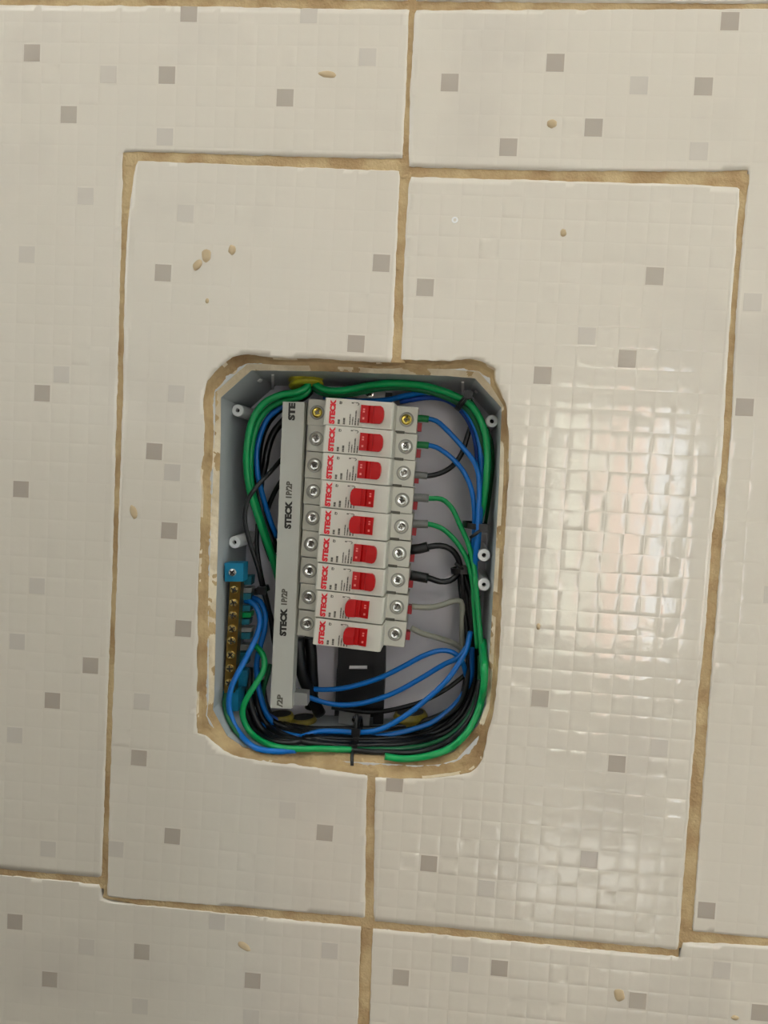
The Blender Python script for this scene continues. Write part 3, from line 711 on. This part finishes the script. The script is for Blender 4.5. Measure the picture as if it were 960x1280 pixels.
wire('black wire running down the right bundle behind the blue', 'black', 1.7, [(592, 522, .052), (600, 550, .054), (605, 600, .054), (600, 640, .054), (590, 680, .057), (585, 730, .06), (590, 800, .061), (592, 860, .06)], GR)
for k, (dx, dy) in enumerate(((0, 0), (-6, .003), (6, -.002))):
    wire(('black wire dropping into the lower right bundle, nearest the middle', 'black wire dropping into the lower right bundle, innermost', 'black wire dropping into the lower right bundle, beside the green')[k], 'black', 1.75,
         [(577 + dx * .5, 716, .055 + dy), (583 + dx, 745, .052 + dy), (589 + dx, 780, .05 + dy), (594 + dx, 820, .048 + dy), (592 + dx, 856, .047 + dy), (580 + dx, 888, .046 + dy), (560 + dx * .7, 908 + dx * .7, .045 + dy), (530, 921 + dx * .7, .044 + dy), (495, 927 + dx * .7, .043 + dy), (455, 927 + dx * .7, .043 + dy), (410, 926 + dx * .6, .044 + dy), (370, 916 + dx * .5, .048 + dy), (345, 900 + dx * .5, .055 + dy)], GB)
# left
wire('bright green wire sweeping down the left side, outer', 'green', 2.3, [(386, 478, .036), (382, 485, .034), (372, 490, .033), (350, 494, .032), (330, 504, .032), (317, 522, .032), (310, 548, .032), (308, 580, .033), (312, 612, .035), (322, 645, .038), (332, 675, .042), (341, 700, .046), (349, 730, .05), (356, 770, .054)], GL)
wire('bright green wire sweeping down the left side, inner', 'green', 2.0, [(383, 478, .041), (386, 488, .038), (376, 496, .038), (356, 501, .038), (338, 509, .038), (324, 525, .038), (316, 550, .038), (313, 582, .039), (316, 614, .041), (326, 648, .044), (337, 682, .048), (348, 712, .052)], GL)
wire('blue wire curving down the left side beside the green', 'blue', 1.8, [(372, 478, .042), (373, 490, .042), (364, 500, .043), (350, 510, .043), (335, 523, .043), (326, 542, .043), (321, 566, .043), (322, 592, .043), (328, 618, .045), (336, 645, .049), (346, 672, .053)], GL)
wire('black wire crossing in front of the green and down the left side', 'black', 1.5, [(360, 565, .048), (350, 576, .042), (338, 590, .034), (322, 607, .026), (310, 625, .025), (306, 648, .025), (311, 674, .026), (322, 708, .03), (329, 738, .036), (338, 768, .042), (347, 805, .047)], GL)
wire('thick black wire beside the blue at the top left', 'black', 2.9, [(388, 478, .048), (386, 490, .048), (374, 499, .049), (356, 507, .05), (338, 522, .05), (327, 543, .05), (322, 572, .05), (322, 604, .05), (327, 634, .05), (335, 662, .054), (346, 690, .057)], GL)
wire('black wire curving behind the strip, right of the thick one', 'black', 2.5, [(384, 484, .054), (370, 508, .055), (354, 526, .056), (342, 541, .056), (335, 560, .056), (331, 582, .056), (326, 604, .057), (324, 640, .057), (330, 670, .06), (340, 700, .063)], GL)
wire('black wire slanting down from the strip in the middle left', 'black', 1.7, [(362, 586, .05), (351, 602, .052), (341, 620, .054), (334, 640, .056), (333, 660, .058), (339, 684, .06), (348, 705, .062)], GL)
wire('black wire hanging below the white post beside the terminal bar', 'black', 1.5, [(322, 655, .053), (321, 680, .05), (324, 706, .045), (330, 735, .044), (337, 765, .047), (342, 800, .05), (350, 835, .054)], GL)
# lower left
wire('blue wire looping from the terminal bar down the left corner', 'blue', 1.9, [(306, 751, .043), (313, 752, .042), (320, 758, .04), (324, 768, .038), (325, 780, .036), (320, 797, .032), (309, 820, .027), (297, 842, .023), (289, 860, .021), (286, 880, .021), (291, 902, .022), (302, 920, .025), (318, 934, .028), (340, 939, .031), (370, 938, .036)], GL)
wire('second blue wire from the terminal bar, passing under the green', 'blue', 1.9, [(306, 747, .047), (315, 747, .047), (325, 752, .045), (331, 765, .043), (331, 785, .042), (326, 805, .042), (321, 828, .042), (322, 850, .042), (326, 872, .042), (333, 892, .044), (345, 908, .047)], GL)
wire('bright green wire crossing the blue one at the lower left corner', 'green', 2.0, [(318, 806, .042), (324, 812, .038), (330, 822, .034), (330, 836, .03), (321, 853, .027), (309, 872, .025), (303, 889, .025), (307, 906, .026), (319, 921, .028), (340, 932, .03), (366, 936, .031), (396, 936, .031), (418, 936.5, .031), (439, 937, .031)], GB)
wire('thin green wire behind the blue loop at the lower left', 'dgreen', 1.4, [(297, 835, .038), (288, 852, .034), (281, 872, .03), (283, 893, .03), (293, 912, .032), (306, 926, .035)], GL)
wire('short dark green wire left of the foot of the grey strip', 'dgreen', 1.5, [(338, 830, .05), (334, 846, .047), (330, 860, .047), (329, 876, .05), (335, 895, .056)], GL)
wire('dark blue wire dipping behind the foot of the grey strip', 'dblue', 1.9, [(318, 868, .055), (322, 880, .052), (334, 893, .052), (350, 902, .055)], GL)
# bottom
wire('blue wire along the bottom climbing to the right bundle, upper', 'blue', 1.75, [(356, 929, .036), (368, 926, .034), (380, 920, .032), (400, 914.5, .03), (425, 914.5, .029), (452, 915.5, .029), (477, 911, .029), (506, 895, .029), (530, 877, .029), (558, 851, .029), (572, 832, .03), (583, 812, .033), (588, 790, .04)], GB)
wire('blue wire along the bottom climbing to the right bundle, lower', 'blue', 1.75, [(327, 904, .045), (340, 911, .042), (356, 917, .038), (385, 921.5, .034), (415, 922, .033), (445, 922, .033), (466, 921, .034), (488, 918, .036), (512, 913, .039), (540, 903, .043), (563, 886, .046), (580, 866, .047), (589, 846, .046), (590, 810, .043)], GB)
wire('blue wire crossing the black rail and arching to the right, upper', 'blue', 1.75, [(386, 861, .052), (405, 862, .05), (430, 860, .047), (455, 854, .045), (478, 846, .044), (506, 832, .043), (531, 819, .042), (552, 813, .042), (567, 816, .042), (577, 826, .043), (583, 845, .05)], GB)
wire('blue wire crossing the black rail and rising to the right, lower', 'blue', 1.75, [(372, 862, .05), (384, 870, .049), (402, 877, .048), (423, 881, .047), (447, 880, .046), (472, 874, .045), (499, 863, .044), (531, 845, .043), (556, 830, .041), (573, 822, .038), (585, 806, .042)], GB)
wire('bright green wire curving round the lower right corner', 'green', 2.2, [(604, 800, .03), (606, 840, .027), (603, 870, .025), (595, 896, .024), (581, 919, .024), (561, 936, .024), (535, 945, .024), (505, 948.5, .024), (481, 945.5, .025)], GB)
wire('dark green wire inside the bright green curve, lower right', 'dgreen', 1.7, [(600, 820, .038), (599, 858, .038), (590, 888, .037), (572, 912, .037), (545, 928, .037), (505, 936, .037), (465, 937, .037), (430, 937, .038)], GB)
wire('dark green wire deep in the lower right bundle', 'dgreen', 1.5, [(592, 845, .056), (580, 877, .055), (558, 900, .055), (530, 914, .054), (495, 922, .053), (460, 921, .053)], GB)
wire('dark blue wire deep behind the lower right bundle', 'dblue', 1.9, [(590, 838, .062), (580, 868, .062), (562, 889, .062), (540, 906, .062), (512, 918, .062)], GB)
wire('black wire lowest along the bottom edge of the box', 'black', 1.7, [(600, 850, .033), (594, 884, .031), (578, 911, .03), (555, 929, .03), (520, 940, .03), (480, 940, .031), (445, 938, .034), (415, 932, .039), (375, 926, .042), (340, 914, .046), (318, 894, .05)], GB)
wire('thin black wire slanting across behind the blue ones, lower right', 'black', 1.6, [(588, 838, .054), (560, 860, .052), (530, 876, .052), (500, 885, .053), (470, 890, .055), (440, 888, .056), (415, 884, .058)], GB)
for k, (dv, y, nm) in enumerate(((-14, .05, 'uppermost'), (-7, .058, 'in the middle'), (1, .052, 'lower'), (-20, .062, 'deepest, beside the yellow conduits'))):
    wire('black wire lying across the bottom of the box, ' + nm, 'black', 2.0, [(316 + k * 4, 868 - k * 6, y), (324 + k * 3, 890 + dv * .4, y - .002), (345, 912 + dv * .6, y - .004), (380, 926 + dv * .8, y - .006), (430, 931 + dv, y - .007),
         (480, 930 + dv, y - .007), (525, 923 + dv, y - .006), (558, 906 + dv * .8, y - .005), (580 + dv * .3, 878, y - .004), (592 + dv * .4, 840, y - .004), (597 + dv * .5, 790, y - .002), (596 + dv * .5, 745, y)], GB)
for k, (du, y, nm) in enumerate(((0, .046, 'nearest the strip'), (-9, .038, 'in the middle'), (-17, .044, 'nearest the terminal bar'))):
    wire('black wire rounding the lower left corner of the box, ' + nm, 'black', 2.1, [(322 + du, 835, y + .012), (321 + du, 866, y + .004), (326 + du, 892, y), (340 + du, 912 - du * .3, y - .002), (366 + du * .5, 924 - du * .3, y - .004), (405, 923 + du * .35, y - .003), (440, 923 + du * .35, y - .003), (470, 922 + du * .3, y)], GB)
wire('thick black feeder cable below the left breaker ends', 'black', 4.2, [(373, 797, .043), (374, 815, .043), (377, 838, .045), (384, 858, .05), (393, 878, .056), (400, 892, .06)], GB)
wire('black feeder cable beside it under the lowest breaker', 'black', 4.0, [(387, 796, .05), (389, 815, .052), (390, 838, .055), (391, 860, .058), (388, 885, .06)], GB)

# ------------------------------------------------------------------ cable ties
def cable_tie(label, c, along, rx, ryd, tail, name='cable_tie'):
    """c: (u, v, y) middle of the bundle, along: pixel direction of the bundle, rx / ryd: half width across / in depth (mm)"""
    p = P(*c); q = P(c[0] + along[0], c[1] + along[1], c[2]); d = (q - p).normalized(); s_ = Vector((-d.z, 0, d.x))
    t = thing(name, label, 'cable tie', p, 'black cable ties')
    loop = [p + s_ * math.cos(a_) * rx * .001 + Vector((0, 1, 0)) * math.sin(a_) * ryd * .001 for a_ in [2 * math.pi * k / 28 for k in range(28)]]
    bm = bmesh.new(); rows = []
    for k, v in enumerate(loop):
        o_ = (v - p).normalized() * .0006
        rows.append([bm.verts.new(v + d * .0019), bm.verts.new(v + o_ * 2 + d * .0019), bm.verts.new(v + o_ * 2 - d * .0019), bm.verts.new(v - d * .0019)])
    for k in range(28):
        A_, B_ = rows[k], rows[(k + 1) % 28]
        for m_ in range(4): bm.faces.new((A_[m_], A_[(m_ + 1) % 4], B_[(m_ + 1) % 4], B_[m_]))
    part('strap', bm_mesh(bm), 'black', t)
    h = p + s_ * rx * .0006 - Vector((0, 1, 0)) * ryd * .0010
    part('head', box_me(h.x - .0028, h.x + .0028, h.y - .0025, h.y + .0018, h.z - .0026, h.z + .0026, .0006), 'black', t)
    e = P(*tail); m2 = h.lerp(e, .5) + Vector((0, -.002, 0))
    part('tail', tube_me(spline([h, m2, e], .002), .0011, 8), 'black', t)
cable_tie('black cable tie around the top right bundle of green and blue wires', (580, 501, .038), (20, 16), 6.5, 8, (573, 508, .03))
cable_tie('black cable tie around the right bundle, level with the fifth breaker', (594, 657, .042), (-3, 20), 7.5, 13, (588, 672, .028))
cable_tie('black cable tie around the bottom bundle, near the rail foot', (448, 917, .034), (20, 0), 10, 13, (446, 893, .024))
cable_tie('black cable tie with a tail hanging over the bottom rim of the box', (442, 935, .017), (20, 1), 3.6, 4.5, (440, 957, .002))
cable_tie('black cable tie knotted on black wires beside the terminal bar', (327, 737, .041), (7, 22), 4.0, 8, (318, 742, .034))
cable_tie('black cable tie where two black wires meet by the seventh breaker', (575, 712, .051), (3, 20), 5.0, 5.5, (569, 704, .043))

# ------------------------------------------------------------------ conduit ends
def conduit(label, a_, b_, r, m, inner='slot'):
    A_, B_ = P(*a_), P(*b_); n = 28; path = [A_.lerp(B_, k / n) for k in range(n + 1)]
    t = thing('conduit_end', label, 'conduit', A_, 'yellow conduit ends')
    part('corrugated_tube', tube_me(path, lambda f: r * .001 * (1 + .07 * math.sin(f * n * 1.05)), 24), m, t)
    dd = (B_ - A_).normalized(); part('tube_mouth', tube_me([B_ - dd * .001, B_ + dd * .0002], r * .00082, 20), inner, t)
conduit('yellow corrugated conduit end at the top of the box', (381, 452, .045), (383, 484.5, .041), 11, 'yellow', 'yellow')
conduit('dusty yellow conduit end below the grey strip', (352, 945, .062), (351, 892, .062), 9, 'dyel')
conduit('dusty yellow conduit end right of the grey strip foot', (381, 945, .064), (379, 896, .064), 9, 'dyel')
conduit('yellow conduit end at the bottom, under the slanting blue wires', (515, 950, .064), (513, 890, .064), 11.5, 'dyel')
